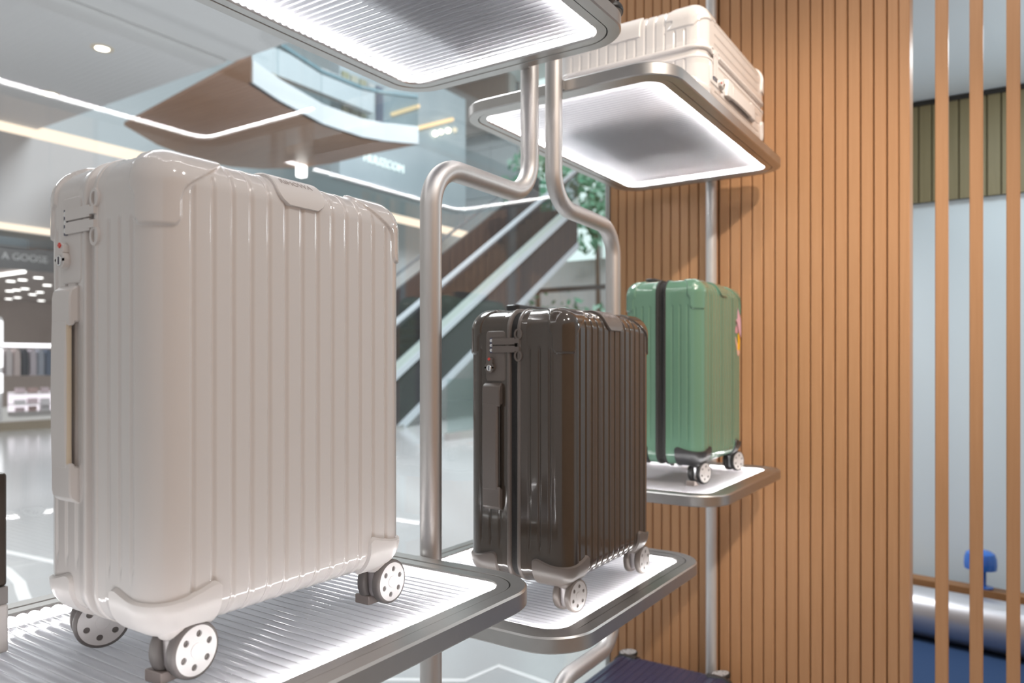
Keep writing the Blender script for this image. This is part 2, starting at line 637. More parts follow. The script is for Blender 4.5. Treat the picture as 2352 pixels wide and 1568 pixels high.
# poles: steel tubes with S-bends
def bend_path(pts, r=0.075, n=9):
    """round the corners of a polyline (y, z)"""
    out = [Vector(pts[0])]
    for i in range(1, len(pts) - 1):
        a, b, c = Vector(pts[i - 1]), Vector(pts[i]), Vector(pts[i + 1])
        d0, d1 = (a - b).normalized(), (c - b).normalized()
        ang = d0.angle(d1)
        cut = min(r / math.tan(ang / 2), (a - b).length * 0.5, (c - b).length * 0.5)
        p0, p1 = b + d0 * cut, b + d1 * cut
        for k in range(n + 1):
            s = k / n
            out.append(p0 * (1 - s) ** 2 * 1 + b * 2 * s * (1 - s) + p1 * s * s if False else _arc(p0, p1, b, s))
    out.append(Vector(pts[-1]))
    return out


def _arc(p0, p1, b, s):
    # circular arc tangent at p0 and p1 (corner b)
    d0, d1 = (p0 - b), (p1 - b)
    bis = (d0.normalized() + d1.normalized())
    if bis.length < 1e-6:
        return p0.lerp(p1, s)
    ang = d0.angle(d1)
    L = d0.length
    c = b + bis.normalized() * (L / math.cos(ang / 2))
    v0, v1 = p0 - c, p1 - c
    th = v0.angle(v1)
    return c + (v0 * math.sin((1 - s) * th) + v1 * math.sin(s * th)) / math.sin(th)




def pole(label, pts):
    t = thing('display_pole', label, 'pole', (PX_, pts[0][0], 0), group='steel display poles')
    y0 = pts[0][0]
    path = bend_path([Vector((0, y - y0, z)) for y, z in pts])
    mb = MB()
    mb.tube(path, 0.0190, 28)
    mb.build('tube', M['pole'], t, smooth=60)
    mb = MB()
    mb.lathe([(0.034, 0), (0.034, 0.004), (0.021, 0.012)], n=28)
    mb.build('foot_plate', M['pole'], t, smooth=40)
    return t


zb = H - 0.70
pole('steel tube pole with an S-bend right behind the white suitcase', [(1.327, 0), (1.327, zb), (1.0045, zb), (1.0045, H + 0.348), (1.327, H + 0.348), (1.327, WT)])
pole('steel tube pole with an S-bend behind the brown suitcase', [(1.427, 0), (1.427, zb - 0.01), (1.727, zb - 0.01), (1.727, H + 0.342), (1.427, H + 0.352), (1.427, WT)])
t = thing('display_pole', 'straight slim pole in front of the slat wall behind the green suitcase', 'pole', (PX_ + 0.004, 2.472, 0), group='steel display poles')
mb = MB()
mb.tube([(0, 0, 0), (0, 0, WT)], 0.0180, 28)
mb.build('tube', mat('painted_pole', (0.66, 0.655, 0.66), 0.3, 0.4), t, smooth=60)
mb = MB()
mb.lathe([(0.032, 0), (0.032, 0.004), (0.02, 0.012)], n=28)
mb.build('foot_plate', M['pole'], t, smooth=40)

# ------------------------------------------------------------------ suitcases
D2, W2, ZB, ZT, R = 0.112, 0.187, 0.050, 0.549, 0.038
GW = [i * 0.0238 for i in range(-6, 7)]                       # grooves on the big faces
GD = [0.032, 0.0535, 0.075]                                    # grooves on the narrow sides (each half)
GDEP, GHW = 0.0023, 0.0040


def axis_lines(lo, hi, r_lo, r_hi, grooves, step, extra=()):
    s = set()
    def put(v):
        if lo - 1e-9 <= v <= hi + 1e-9:
            s.add(round(v, 6))
    n = max(2, int((hi - lo) / step))
    for i in range(n + 1):
        put(lo + (hi - lo) * i / n)
    for rr, e, sg in ((r_lo, lo, 1), (r_hi, hi, -1)):
        if rr:
            for k in range(11):
                put(e + sg * rr * (1 - math.tan((1 - k / 10) * PI / 4)))
    for g in grooves:
        s = {v for v in s if abs(v - g) > GHW * 1.35}
        for q in (-1.3, -1.0, -0.7, -0.4, 0, 0.4, 0.7, 1.0, 1.3):
            put(g + q * GHW)
    for v in extra:
        put(v)
    return np.array(sorted(s))


def shell_mesh(side):
    """side=+1 front half, -1 back half; built for d>=0 and mirrored"""
    sp = 0.0135
    ds = axis_lines(sp, D2, 0, R, GD, 0.006, [D2 - k * 0.0022 for k in range(32)])
    fine = [q * (W2 - k * 0.0022) for k in range(50) for q in (1, -1)]
    ws = axis_lines(-W2, W2, R, R, GW, 0.0075, fine)
    hs = axis_lines(ZB, ZT, R, R, [], 0.009, [ZT - k * 0.0022 for k in range(48)])
    lo = np.array([sp - 2 * R, -W2, ZB])
    hi = np.array([D2, W2, ZT])
    verts, faces = [], []

    def sheet(A, B, fn):
        a, b = np.meshgrid(A, B, indexing='ij')
        P = fn(a.ravel(), b.ravel())
        n0 = sum(len(v) for v in verts)
        verts.append(P)
        na, nb = len(A), len(B)
        idx = np.arange(na * nb).reshape(na, nb) + n0
        q = np.stack([idx[:-1, :-1], idx[1:, :-1], idx[1:, 1:], idx[:-1, 1:]], -1).reshape(-1, 4)
        faces.append(q)

    full = np.full_like
    sheet(ws, hs, lambda a, b: np.stack([full(a, D2), a, b], 1))
    sheet(ds, hs, lambda a, b: np.stack([a, full(a, -W2), b], 1))
    sheet(ds, hs, lambda a, b: np.stack([a, full(a, W2), b], 1))
    sheet(ds, ws, lambda a, b: np.stack([a, b, full(a, ZB)], 1))
    sheet(ds, ws, lambda a, b: np.stack([a, b, full(a, ZT)], 1))
    P = np.concatenate(verts)
    F = np.concatenate(faces)
    Q = np.clip(P, lo + R, hi - R)
    N = P - Q
    N /= np.maximum(np.linalg.norm(N, axis=1, keepdims=True), 1e-9)
    S = Q + N * R
    d, w, h = S[:, 0], S[:, 1], S[:, 2]
    Pd, Pw, Ph = P[:, 0], P[:, 1], P[:, 2]
    disp = np.zeros(len(S))
    # corner caps: smooth raised domes on the upper corners of the big face
    a = (W2 - np.abs(w)) - (D2 - d)
    b = ZT - h
    qx = np.abs(a - 0.0) - 0.019
    qy = np.abs(b - 0.02) - 0.050
    rr = 0.011
    sdf = np.hypot(np.maximum(qx, 0), np.maximum(qy, 0)) + np.minimum(np.maximum(qx, qy), 0) - rr
    sdf2 = (D2 - d) - 0.055
    sdf = np.maximum(sdf, sdf2)
    # flare of the cap along the top edge
    fl = np.maximum((W2 - np.abs(w)) - 0.088, b - 0.042 + 0.62 * np.clip((W2 - np.abs(w)) - 0.030, 0, 1))
    fl = np.maximum(fl, (D2 - d) - 0.036)
    kk = 0.016
    hh = np.maximum(kk - np.abs(sdf - fl), 0) / kk
    sdf = np.minimum(sdf, fl) - hh * hh * kk * 0.25
    cap = smooth01((0.0012 - sdf) / 0.0026)
    halo = smooth01((0.008 - sdf) / 0.006)
    groove = np.zeros(len(S))
    onbig = np.maximum(np.abs(N[:, 0]), np.abs(N[:, 2])) > 0.5
    for g in GW:
        k = smooth01(1.0 - np.abs(Pw - g) / GHW)
        groove = np.maximum(groove, np.where(onbig, k, 0))
    ends = smooth01((Ph - (ZB + 0.062)) / 0.010) * smooth01(((ZT - 0.066) - Ph) / 0.010)
    for g in GD:
        k = smooth01(1.0 - np.abs(Pd - g) / GHW) * ends
        groove = np.maximum(groove, np.where(np.abs(N[:, 1]) > 0.8, k, 0))
    # the last front groove close to the corner starts under the cap
    disp = -GDEP * groove * (1 - halo) + 0.0030 * cap
    # lip next to the split
    disp += 0.0015 * smooth01((sp + 0.008 - Pd) / 0.0025)
    S = S + N * disp[:, None]
    if side < 0:
        S = S * np.array([-1, 1, 1])
    key = np.round(S * 2e5).astype(np.int64)
    _, first, inv = np.unique(key, axis=0, return_index=True, return_inverse=True)
    inv = inv.ravel()
    V = S[first]
    F = inv[F]
    me = bpy.data.meshes.new('shell')
    me.from_pydata(V.tolist(), [], [tuple(f) for f in F.tolist() if len(set(f)) == 4])
    bm = bmesh.new()
    bm.from_mesh(me)
    bmesh.ops.recalc_face_normals(bm, faces=bm.faces)
    bm.to_mesh(me)
    bm.free()
    me.polygons.foreach_set('use_smooth', [True] * len(me.polygons))
    return me


SHELL = {1: shell_mesh(1), -1: shell_mesh(-1)}
LOOP = rrect(-W2, W2, ZB, ZT, R, 12)


def loop_ring(prof, name):
    mb = MB()
    ring(mb, LOOP, prof, lambda a, b, al: (al, a, b))
    return mb.mesh(name, 50)


BAND = loop_ring([(-0.0145, -0.010), (-0.0145, -0.0045), (-0.010, -0.003), (-0.002, -0.0055), (0.002, -0.0055), (0.010, -0.003), (0.0145, -0.0045), (0.0145, -0.010)], 'zipper_band')
TRIM_F = loop_ring([(0.0075, -0.006), (0.0075, 0.0012), (0.009, 0.0026), (0.0135, 0.0026), (0.0150, 0.0012), (0.0150, -0.006)], 'edge_trim')
TRIM_B = loop_ring([(-0.0075, -0.006), (-0.0075, 0.0012), (-0.009, 0.0026), (-0.0135, 0.0026), (-0.0150, 0.0012), (-0.0150, -0.006)], 'edge_trim')


def body_surface(s, z, off):
    """point on the rounded body near the corner (+d, -w); s = arc length round the corner (0 at the edge middle, + on the front)"""
    half = R * PI / 4
    if s > half:
        n = Vector((1, 0)); p = Vector((D2, -W2 + R + (s - half)))
    elif s < -half:
        n = Vector((0, -1)); p = Vector((D2 - R + (s + half), -W2))
    else:
        t = -PI / 4 + s / R
        n = Vector((math.cos(t), math.sin(t)))
        p = Vector((D2 - R, -W2 + R)) + n * R
    zz = max(z, ZB + R) if z < ZB + R else z
    if z < ZB + R:            # lower rounding
        t = min(1.0, (ZB + R - z) / R)
        ang = math.asin(t)
        c = p - n * R
        q = c + n * (R * math.cos(ang) + off * math.cos(ang))
        return (q.x, q.y, ZB + R - (R + off) * math.sin(ang))
    q = p + n * off
    return (q.x, q.y, z)


def housing_mesh():
    mb = MB()
    ns, nt = 60, 14
    s0, s1 = -0.066, 0.070
    def top(u):
        z = 0.106 - 0.016 * (1 - abs(2 * u - 1) ** 2.0)
        e = min(u, 1 - u) * (s1 - s0)
        rc = 0.016
        if e < rc:
            z -= rc - math.sqrt(max(0.0, rc * rc - (rc - e) ** 2))
        return z
    g = []
    for i in range(ns + 1):
        u = i / ns
        s = s0 + (s1 - s0) * u
        row = []
        for j in range(nt + 1):
            t = j / nt
            zt = top(u)
            zl = ZB + 0.003
            z = zt + (zl - zt) * t
            e = 0.0042
            if j == 0 or i in (0, ns):
                e = -0.001
            row.append(body_surface(s, z, e))
        g.append(row)
    b = len(mb.v)
    for row in g:
        mb.v.extend(row)
    for i in range(ns):
        for j in range(nt):
            k = b + i * (nt + 1) + j
            mb.quad(k, k + nt + 1, k + nt + 2, k + 1)
    # boss that carries the caster stem
    cx, cy = D2 - 0.026, -W2 + 0.038
    mb.lathe([(0.017, ZB + 0.020), (0.0165, ZB + 0.006), (0.0150, ZB - 0.001), (0.0130, ZB - 0.0035)], (cx, cy, 0), 2, 24)
    return mb.mesh('wheel_housing', 45)


def mirrored(me, sx, sy):
    m2 = me.copy()
    for v in m2.vertices:
        v.co.x *= sx
        v.co.y *= sy
    if sx * sy < 0:
        m2.flip_normals()
    return m2


HOUSE = housing_mesh()
HOUSES = {(sx, sy): mirrored(HOUSE, sx, sy) for sx in (1, -1) for sy in (1, -1)}

WR = 0.0298                    # wheel radius


def fork_mesh():
    mb = MB()
    mb.lathe([(0.0115, ZB - 0.001), (0.0122, ZB - 0.004), (0.0095, ZB - 0.0055), (0.0085, 0.018), (0.006, 0.012)], (0, 0, 0), 2, 20)
    mb.cur = 1
    mb.box((-0.0052, -0.002, 0.019), (0.0052, 0.030, 0.044))
    mb.lathe([(0.006, -0.014), (0.006, 0.014)], (0, 0.014, WR), 0, 16)
    return mb.mesh('caster', 40)


def tyre_mesh():
    mb = MB()
    mb.lathe([(0.012, -0.0062), (WR - 0.003, -0.0066), (WR - 0.0008, -0.0050), (WR, -0.002), (WR, 0.003), (WR - 0.0010, 0.0056), (WR - 0.0032, 0.0066), (WR - 0.0040, 0.0062), (WR - 0.0042, 0.004), (0.012, 0.004)], axis=0, n=44)
    return mb.mesh('tyre', 50)


def hub_mesh():
    """disc with six through holes and a raised centre cap, facing +d"""
    mb = MB()
    ro = WR - 0.0040
    outer = [Vector((ro * math.cos(2 * PI * k / 44), ro * math.sin(2 * PI * k / 44), 0)) for k in range(44)]
    holes = []
    for q in range(6):
        a = 2 * PI * q / 6 + 0.35
        c = Vector((0.0172 * math.cos(a), 0.0172 * math.sin(a), 0))
        holes.append([c + Vector((0.0036 * math.cos(-2 * PI * k / 14), 0.0036 * math.sin(-2 * PI * k / 14), 0)) for k in range(14)])
    polys = [outer] + holes
    flat = [p for pl in polys for p in pl]
    tris = tessellate_polygon(polys)
    mb.add([(0.0062, p.x, p.y) for p in flat], tris)
    for pl in polys:
        n = len(pl)
        b = len(mb.v)
        mb.v.extend([(0.0062, p.x, p.y) for p in pl] + [(0.002, p.x, p.y) for p in pl])
        for k in range(n):
            mb.quad(b + k, b + (k + 1) % n, b + n + (k + 1) % n, b + n + k)
    mb.cur = 1
    mb.lathe([(ro - 0.001, 0.0019), (ro - 0.001, 0.0022)], axis=0, n=32)
    mb.cur = 0
    mb.lathe([(0.0078, 0.006), (0.0078, 0.0064), (0.0074, 0.0068), (0.002, 0.0069)], axis=0, n=28)
    return mb.mesh('hub_disc', 40)


FORK, TYRE, HUB = fork_mesh(), tyre_mesh(), hub_mesh()


def plate_mesh():
    mb = MB()
    o = rrect(-0.022, 0.022, -0.047, 0.047, 0.007, 5)
    ring(mb, o, [(0.0, 0.0), (0.0012, 0.0), (0.0026, -0.0016), (0.0026, -0.006), (0.0, -0.006)], lambda a, b, al: (a, -al, b))
    n = len(o)
    b = len(mb.v)
    mb.v.extend([(a - na * 0.006, -0.0026, c - nc * 0.006) for a, c, na, nc in o])
    mb.quad(*range(b, b + n))
    mb2 = mb.mesh('lock_plate', 40)
    return mb2


def handle_mesh():
    """carry handle: two end mounts joined by a flat grip standing off the side; y is outward (-)"""
    mb = MB()
    # end blocks
    for z0, z1 in ((0.078, 0.118), (-0.118, -0.078)):
        zc = (z0 + z1) / 2
        s = 1 if zc > 0 else -1
        prof = [(0.0, s * 0.118), (-0.006, s * 0.118), (-0.0135, s * 0.112), (-0.0150, s * 0.104), (-0.0150, s * 0.074), (-0.0095, s * 0.074), (-0.0085, s * 0.078), (0.0, s * 0.078)]
        mb.prism([(p[0], p[1]) for p in prof], 0, -0.022, 0.017)
    # grip
    mb.prism([(-0.0085, 0.080), (-0.0155, 0.080), (-0.0165, 0.04), (-0.0168, 0.0), (-0.0165, -0.04), (-0.0155, -0.080), (-0.0085, -0.080), (-0.0100, 0.0)], 0, -0.021, 0.011)
    return mb.mesh('carry_handle', 35)


PLATE, HANDLE = plate_mesh(), handle_mesh()


def pull_mesh():
    mb = MB()
    mb.box((-0.056, -0.0052, -0.0062), (-0.006, -0.0030, 0.0062))
    mb.box((-0.010, -0.0060, -0.0040), (0.004, -0.0020, 0.0040))
    return mb.mesh('zipper_pull', 0)


def slider_mesh():
    mb = MB()
    o = [(0.0085 * math.cos(2 * PI * k / 18), 0.0105 * math.sin(2 * PI * k / 18), math.cos(2 * PI * k / 18), math.sin(2 * PI * k / 18)) for k in range(18)]
    ring(mb, o, [(0.0, 0.0), (0.003, 0.0), (0.003, -0.0035), (0.0, -0.0035)], lambda a, b, al: (a, -al - 0.001, b))
    return mb.mesh('slider_ring', 40)


PULL, SLIDER = pull_mesh(), slider_mesh()


def badge_mesh():
    """plate wrapping the upper front edge in the middle of the top"""
    mb = MB()
    hw = 0.036
    n = 14
    prof = []
    for k in range(n + 1):
        t = 0.002 + (R * PI / 2 + 0.012) * k / n    # arc length from the front face, over the rounding, onto the top
        if t < 0:
            prof.append((D2, ZT - R + t, 1.0, 0.0))
        elif t < R * PI / 2:
            a = t / R
            prof.append((D2 - R + R * math.cos(a), ZT - R + R * math.sin(a), math.cos(a), math.sin(a)))
        else:
            prof.append((D2 - R - (t - R * PI / 2), ZT, 0.0, 1.0))
    cut = [0.62, 0.86, 0.96, 1.0]
    rows = []
    for k, (d, z, nd, nz) in enumerate(prof):
        w = hw * (cut[k] if k < len(cut) else 1.0)
        rows.append([(-w, -0.003), (-w, 0.0030), (-w + 0.0012, 0.0040), (w - 0.0012, 0.0040), (w, 0.0030), (w, -0.003)])
    b = len(mb.v)
    for (d, z, nd, nz), row in zip(prof, rows):
        for w, off in row:
            mb.v.append((d + nd * off, w, z + nz * off))
    for k in range(n):
        for j in range(5):
            i = b + k * 6 + j
            mb.quad(i, i + 1, i + 7, i + 6)
    mb.quad(*range(b, b + 6))
    mb.quad(*range(b + n * 6, b + n * 6 + 6))
    return mb.mesh('badge', 35)


BADGE = badge_mesh()
BRAND = text_mesh('RIMOWA', 0.0115, 0.0004, 'brand_lettering')


def top_bar_mesh():
    mb = MB()
    o = rrect(-0.016, 0.016, -0.085, 0.085, 0.012, 6)
    ring(mb, o, [(0.0, 0.0), (0.017, 0.0), (0.0195, -0.003), (0.0195, -0.012), (0.0, -0.012)], lambda a, b, al: (a, b, al))
    b = len(mb.v)
    mb.v.extend([(a - na * 0.012, c - nc * 0.012, 0.0195) for a, c, na, nc in o])
    mb.quad(*range(b, b + len(o)))
    return mb.mesh('pull_handle', 40)


TOPBAR = top_bar_mesh()


def suitcase(name, label, loc, rot, shell, matte, band, hub, housing, lining, turns=(0, 0, 0, 0), brand=True, detail=True, pull=True, band_trim=None, size=1.0):
    t = thing(name, label, 'suitcase', loc, rot, 'hard-shell suitcases on display')
    link('front_shell', SHELL[1], shell, t)
    link('back_shell', SHELL[-1], shell, t)
    link('zipper_band', BAND, band, t)
    link('edge_trim', TRIM_F, band_trim or matte, t)
    link('edge_trim', TRIM_B, band_trim or matte, t)
    b = link('badge', BADGE, matte, t)
    if brand:
        tx = link('brand_lettering', BRAND, M['print'], b)
        n = Vector((math.cos(math.radians(47)), 0, math.sin(math.radians(47))))
        c = Vector((D2 - R, -0.002, ZT - R)) + n * (R + 0.0040)
        xa = Vector((0, 1, 0))
        ya = n.cross(xa)
        tx.matrix_local = Matrix(((xa.x, ya.x, n.x, c.x), (xa.y, ya.y, n.y, c.y), (xa.z, ya.z, n.z, c.z), (0, 0, 0, 1)))
    if pull:
        link('pull_handle', TOPBAR, matte if shell is M['white_shell'] else M['black'], t, loc=(-D2 + 0.036, 0.0, ZT - 0.001))
    t.scale = (size,) * 3
    for (i, (sx, sy)) in enumerate(((1, -1), (1, 1), (-1, -1), (-1, 1))):
        link('wheel_housing', HOUSES[(sx, -sy)], housing, t)
        c = link('caster', FORK, [M['fork'] if shell is not M['green_shell'] else M['steel'], M['black']], t, loc=(sx * (D2 - 0.026), sy * (W2 - 0.038), 0))
        c.rotation_euler = (0, 0, turns[i])
        for s in (1, -1):
            ty = link('tyre', TYRE, M['tyre'] if shell is M['white_shell'] else M['black'] if shell is not M['brown_shell'] else M['brown_matte'], c, loc=(s * 0.0128, 0.014, WR))
            hb = link('hub_disc', HUB, [hub, M['black']], c, loc=(s * 0.0128, 0.014, WR))
            if s < 0:
                ty.rotation_euler = hb.rotation_euler = (0, 0, PI)
    if detail:
        lp = link('lock_plate', PLATE, matte, t, loc=(-0.040, -W2 + 0.0005, 0.463))
        mb = MB()
        mb.box((-0.012, -0.0042, 0.006), (-0.006, -0.0024, 0.034))
        mb.build('dial_window', M['dial'], lp, smooth=0)
        for k in range(3):
            mb = MB()
            mb.lathe([(0.0022, -0.005), (0.0030, -0.0046), (0.0030, -0.0024)], (-0.009, 0, 0.011 + k * 0.009), 1, 12)
            mb.build('number_dial', M['steel'], lp)
        mb = MB()
        o = rrect(-0.0105, 0.0105, -0.0185, 0.0, 0.0100, 8)
        pl = [(a, b) for a, b, _, _ in o]
        mb.prism([(c, a) for a, c in pl], 1, -0.0095, -0.002)
        mb.build('key_lock', matte, lp, loc=(-0.010, 0, -0.012), bevel=0.001)
        mb = MB()
        mb.lathe([(0.0052, -0.0108), (0.0058, -0.010), (0.0058, -0.009)], (-0.010, 0, -0.022), 1, 18)
        mb.build('keyhole_ring', M['steel'], lp)
        mb = MB()
        mb.box((-0.0108, -0.0112, -0.0262), (-0.0092, -0.0106, -0.018))
        mb.build('keyhole', M['dial'], lp, smooth=0)
        mb = MB()
        mb.prism([(0.0, -0.0065), (0.008, -0.0065), (0.012, 0.0), (0.008, 0.0065), (0.0, 0.0065)], 1, -0.009, -0.002)
        mb.build('release_button', matte, lp, loc=(-0.010, 0, -0.0135), bevel=0.001)
        mb = MB()
        mb.prism([(-0.003, 0), (0, -0.003), (0.003, 0), (0, 0.003)], 1, -0.0105, -0.0088)
        mb.build('red_indicator', M['red'], lp, smooth=0, loc=(-0.010, 0, -0.0055))
        for k in (1, -1):
            pz = link('zipper_pull', PULL, matte, t, loc=(0.010, -W2 + 0.0, 0.483 + k * 0.0072))
            link('slider_ring', SLIDER, matte, pz, loc=(0.0005, 0.0, k * 0.0125))
        hd = link('carry_handle', HANDLE, matte, t, loc=(-0.043, -W2 + 0.0045, 0.296))
        hd.modifiers.new('bevel', 'BEVEL').width = 0.0015
        mb = MB()
        mb.box((-0.002, -0.0150, -0.076), (0.0125, -0.0095, 0.076))
        mb.build('grip_lining', lining, hd, bevel=0.002)
    return t


P1 = H - 0.326 - 0.0037 + 0.0     # top of the ribbed panel of shelf 1/3
suitcase('suitcase', 'large glossy white suitcase standing upright in the foreground', (-0.808, 0.603, SH1 - 0.0030), (0, 0, 0),
         M['white_shell'], M['white_matte'], M['white_matte'], M['hub_white'], M['white_matte'], M['cream'], (0.12, 0.05, -0.35, 0.3))
suitcase('suitcase', 'glossy dark brown suitcase standing on the middle shelf', (-0.750, 1.330, SH2 - 0.0030), (0, 0, 0),
         M['brown_shell'], M['brown_matte'], M['black_fabric'], M['hub_brown'], M['brown_matte'], M['brown_matte'], (-0.1, 0.0, 0.2, 0.3), band_trim=M['brown_matte'])
suitcase('suitcase', 'green suitcase with a black zip and a pink sticker before the slat wall', (-0.795, 2.140, SH3 - 0.0030), (0, 0, 0),
         M['green_shell'], M['green_shell'], M['black_fabric'], M['hub_brown'], M['black'], M['black'], (-0.25, -0.3, 0.2, 0.3), brand=False, detail=False, band_trim=M['black_fabric'], size=1.02)
LY = Matrix(((0, -1, 0, 0), (0, 0, -1, 0), (1, 0, 0, 0), (0, 0, 0, 1))).to_euler()
suitcase('suitcase', 'white suitcase lying flat on the upper shelf beside the slat wall', (-0.812, 2.362, SHU + 0.1270), LY,
         M['white_shell'], M['white_matte'], M['white_matte'], M['hub_white'], M['white_matte'], M['cream'], (0.2, 0.1, 0.3, 0.2), brand=False, size=1.1)
suitcase('suitcase', 'suitcase on the nearest upper shelf, one dark wheel peeking past its corner', (-0.755, 1.283, SHU + 0.1165), LY,
         M['grey_shell'], M['grey_shell'], M['black_fabric'], M['hub_brown'], M['black'], M['black'], (0.2, 0.1, 0.3, 0.2), brand=False, detail=False)
suitcase('suitcase', 'dark navy ribbed suitcase lying on the floor below the shelves', (-0.924, 2.445, 0.127), LY,
         M['navy_shell'], M['navy_shell'], M['black_fabric'], M['hub_brown'], M['black'], M['black'], (0.2, 0.1, 0.3, 0.2), brand=False, detail=False, pull=False, size=1.1)

# sticker on the green case
stk = thing('sticker', 'pink and yellow cut-out sticker on the green suitcase', 'sticker', (-0.795 + D2 * 1.02 + 0.0006, 2.130 + 0.152, SH3 + 0.42))
def flat_poly(name, pts, x, m):
    mb = MB()
    mb.prism(pts, 0, x, x + 0.0004)
    return mb.build(name, m, stk, smooth=0)
flat_poly('petal', [(-0.006, 0.075), (0.004, 0.066), (0.012, 0.055), (0.022, 0.044), (0.026, 0.03), (0.026, -0.005), (0.018, -0.018), (0.006, -0.008), (-0.01, 0.012), (-0.024, 0.036), (-0.012, 0.044)], 0.0, mat('sticker_pink', (0.72, 0.45, 0.55), 0.5))
flat_poly('petal', [(-0.030, 0.012), (-0.022, 0.022), (-0.012, 0.012), (-0.008, -0.002), (-0.022, -0.002), (-0.032, 0.0)], 0.0, mat('sticker_rose', (0.68, 0.35, 0.42), 0.5))
flat_poly('hand_shape', [(-0.032, -0.012), (-0.024, -0.016), (-0.012, -0.034), (0.0, -0.03), (0.010, -0.045), (0.010, -0.062), (0.0, -0.072), (-0.012, -0.066), (-0.02, -0.045), (-0.03, -0.025)], 0.0, mat('sticker_peach', (0.78, 0.5, 0.42), 0.5))
flat_poly('yellow_patch', [(-0.008, -0.008), (0.004, 0.006), (0.014, -0.02), (0.010, -0.052), (-0.012, -0.052), (-0.008, -0.03)], 0.0005, mat('sticker_yellow', (0.9, 0.5, 0.01), 0.5))
flat_poly('branch', [(-0.022, 0.034), (-0.018, 0.034), (0.020, -0.018), (0.016, -0.021)], 0.001, mat('sticker_maroon', (0.22, 0.05, 0.06), 0.5))

# wheel chocks
def chock(label, loc, rz):
    mb = MB()
    mb.prism([(-0.016, 0.0), (0.014, 0.0), (0.003, 0.004), (-0.007, 0.012), (-0.016, 0.013)], 0, -0.013, 0.013)
    o = mb.build('wheel_chock', M['chock'], smooth=0, bevel=0.0015, loc=loc)
    o.rotation_euler = (0, 0, rz)
    tag(o, label, 'wedge', 'wheel chocks')


chock('small taupe wedge against the front wheel of the white suitcase', (-0.736, 0.455, SH1 - 0.0036), 0.1)
chock('small taupe wedge by the far front wheel of the white suitcase', (-0.737, 0.758, SH1 - 0.0036), 0.0)
chock('small taupe wedge at the wheel of the green suitcase', (-0.708, 1.966, SH3 - 0.0036), -0.2)

# little product stand at the left end of the near shelf
st = thing('product_stand', 'narrow dark brown stand with pale base cut off by the left edge', 'stand', (-0.985, 0.372, SH1 - 0.0036))
mb = MB(); mb.box((-0.03, -0.025, 0.075), (0.030, 0.025, 0.205)); mb.build('upright', mat('dark_leather', (0.05, 0.035, 0.025), 0.4), st, bevel=0.004)
mb = MB(); mb.box((-0.03, -0.025, 0.055), (0.031, 0.025, 0.075)); mb.build('band', mat('grey_band', (0.3, 0.28, 0.27), 0.4), st, bevel=0.001)
mb = MB(); mb.box((-0.03, -0.025, 0.0), (0.033, 0.025, 0.055)); mb.build('base', M['white_matte'], st, bevel=0.003)

# ------------------------------------------------------------------ the mall hall outside the window
FX = -15.5                    # opposite shop fronts
hall_grey = mat('hall_wall_paint', (0.64, 0.65, 0.66), 0.55)
hall_ceil = mat('hall_ceiling_paint', (0.72, 0.71, 0.715), 0.7)
pale_hall = mat('pale_hall_panel', (0.62, 0.69, 0.73), 0.4)
warm_led = emission('warm_light_strip', (1.0, 0.83, 0.66), 1.5)
white_led = emission('cool_lamp', (1.0, 0.97, 0.95), 4.0)
slate = mat('slate_sign_band', (0.085, 0.10, 0.115), 0.5)
dark_glass = mat('dark_cladding', (0.045, 0.045, 0.05), 0.18)

wl = sempty('wall_left', 'grey wall of the mall hall across from the shop window')
mb = MB(); mb.box((FX - 0.2, 8.6, 0), (FX, 26, 5.56)); mb.build('wall_panel', hall_grey, wl, smooth=0)
mb = MB(); mb.box((FX - 0.2, 2.0, 3.86), (FX, 8.6, 5.56)); mb.build('bulkhead', mat('bulkhead_paint', (0.46, 0.46, 0.47), 0.55), wl, smooth=0)
mb = MB(); mb.box((FX - 0.2, 2.0, 3.46), (FX - 0.1, 8.6, 3.74)); mb.build('shadow_gap', mat('slate_blue_gap', (0.10, 0.13, 0.15), 0.5), wl, smooth=0)
mb = MB(); mb.box((FX - 0.2, 2.0, 0.0), (FX, 8.6, 0.16)); mb.build('plinth', mat('bronze_plinth', (0.23, 0.18, 0.12), 0.4), wl, smooth=0)
mb = MB(); mb.box((FX + 0.002, 2.0, 3.745), (FX + 0.05, 8.6, 3.855)); tag(mb.build('light_strip', warm_led, smooth=0), 'thin warm light strip above the dark shop sign', 'light')
mb = MB(); mb.box((FX - 0.1, 2.0, 5.57), (FX + 0.0, 24.0, 5.80)); tag(mb.build('light_strip', warm_led, smooth=0), 'long warm light strip high along the hall wall', 'light')
mb = MB(); mb.box((FX - 3.2, 2.0, 5.81), (FX - 3.0, 26, 12.0)); struct(mb.build('wall_left', pale_hall, smooth=0), 'pale upper hall wall set back above the light strip')
mb = MB(); mb.box((FX - 3.0, 2.0, 5.70), (FX - 0.1, 26, 5.80)); struct(mb.build('ceiling', hall_grey, smooth=0), 'slab above the opposite shops')

sg = thing('shop_sign', 'dark slate shop sign band lettered A GOOSE', 'sign', (FX - 0.05, 6.9, 3.03))
mb = MB(); mb.box((-0.06, -4.0, 0.0), (0.05, 1.65, 0.43)); mb.build('sign_band', mat('sign_band', (0.10, 0.098, 0.10), 0.5), sg, smooth=0)
me = text_mesh('A GOOSE', 0.185, 0.01, 'sign_letters')
tx = link('sign_letters', me, mat('sign_letter', (0.42, 0.42, 0.42), 0.5), sg)
tx.matrix_local = Matrix(((0, 0, 1, 0.06), (1, 0, 0, -0.17), (0, 1, 0, 0.22), (0, 0, 0, 1)))

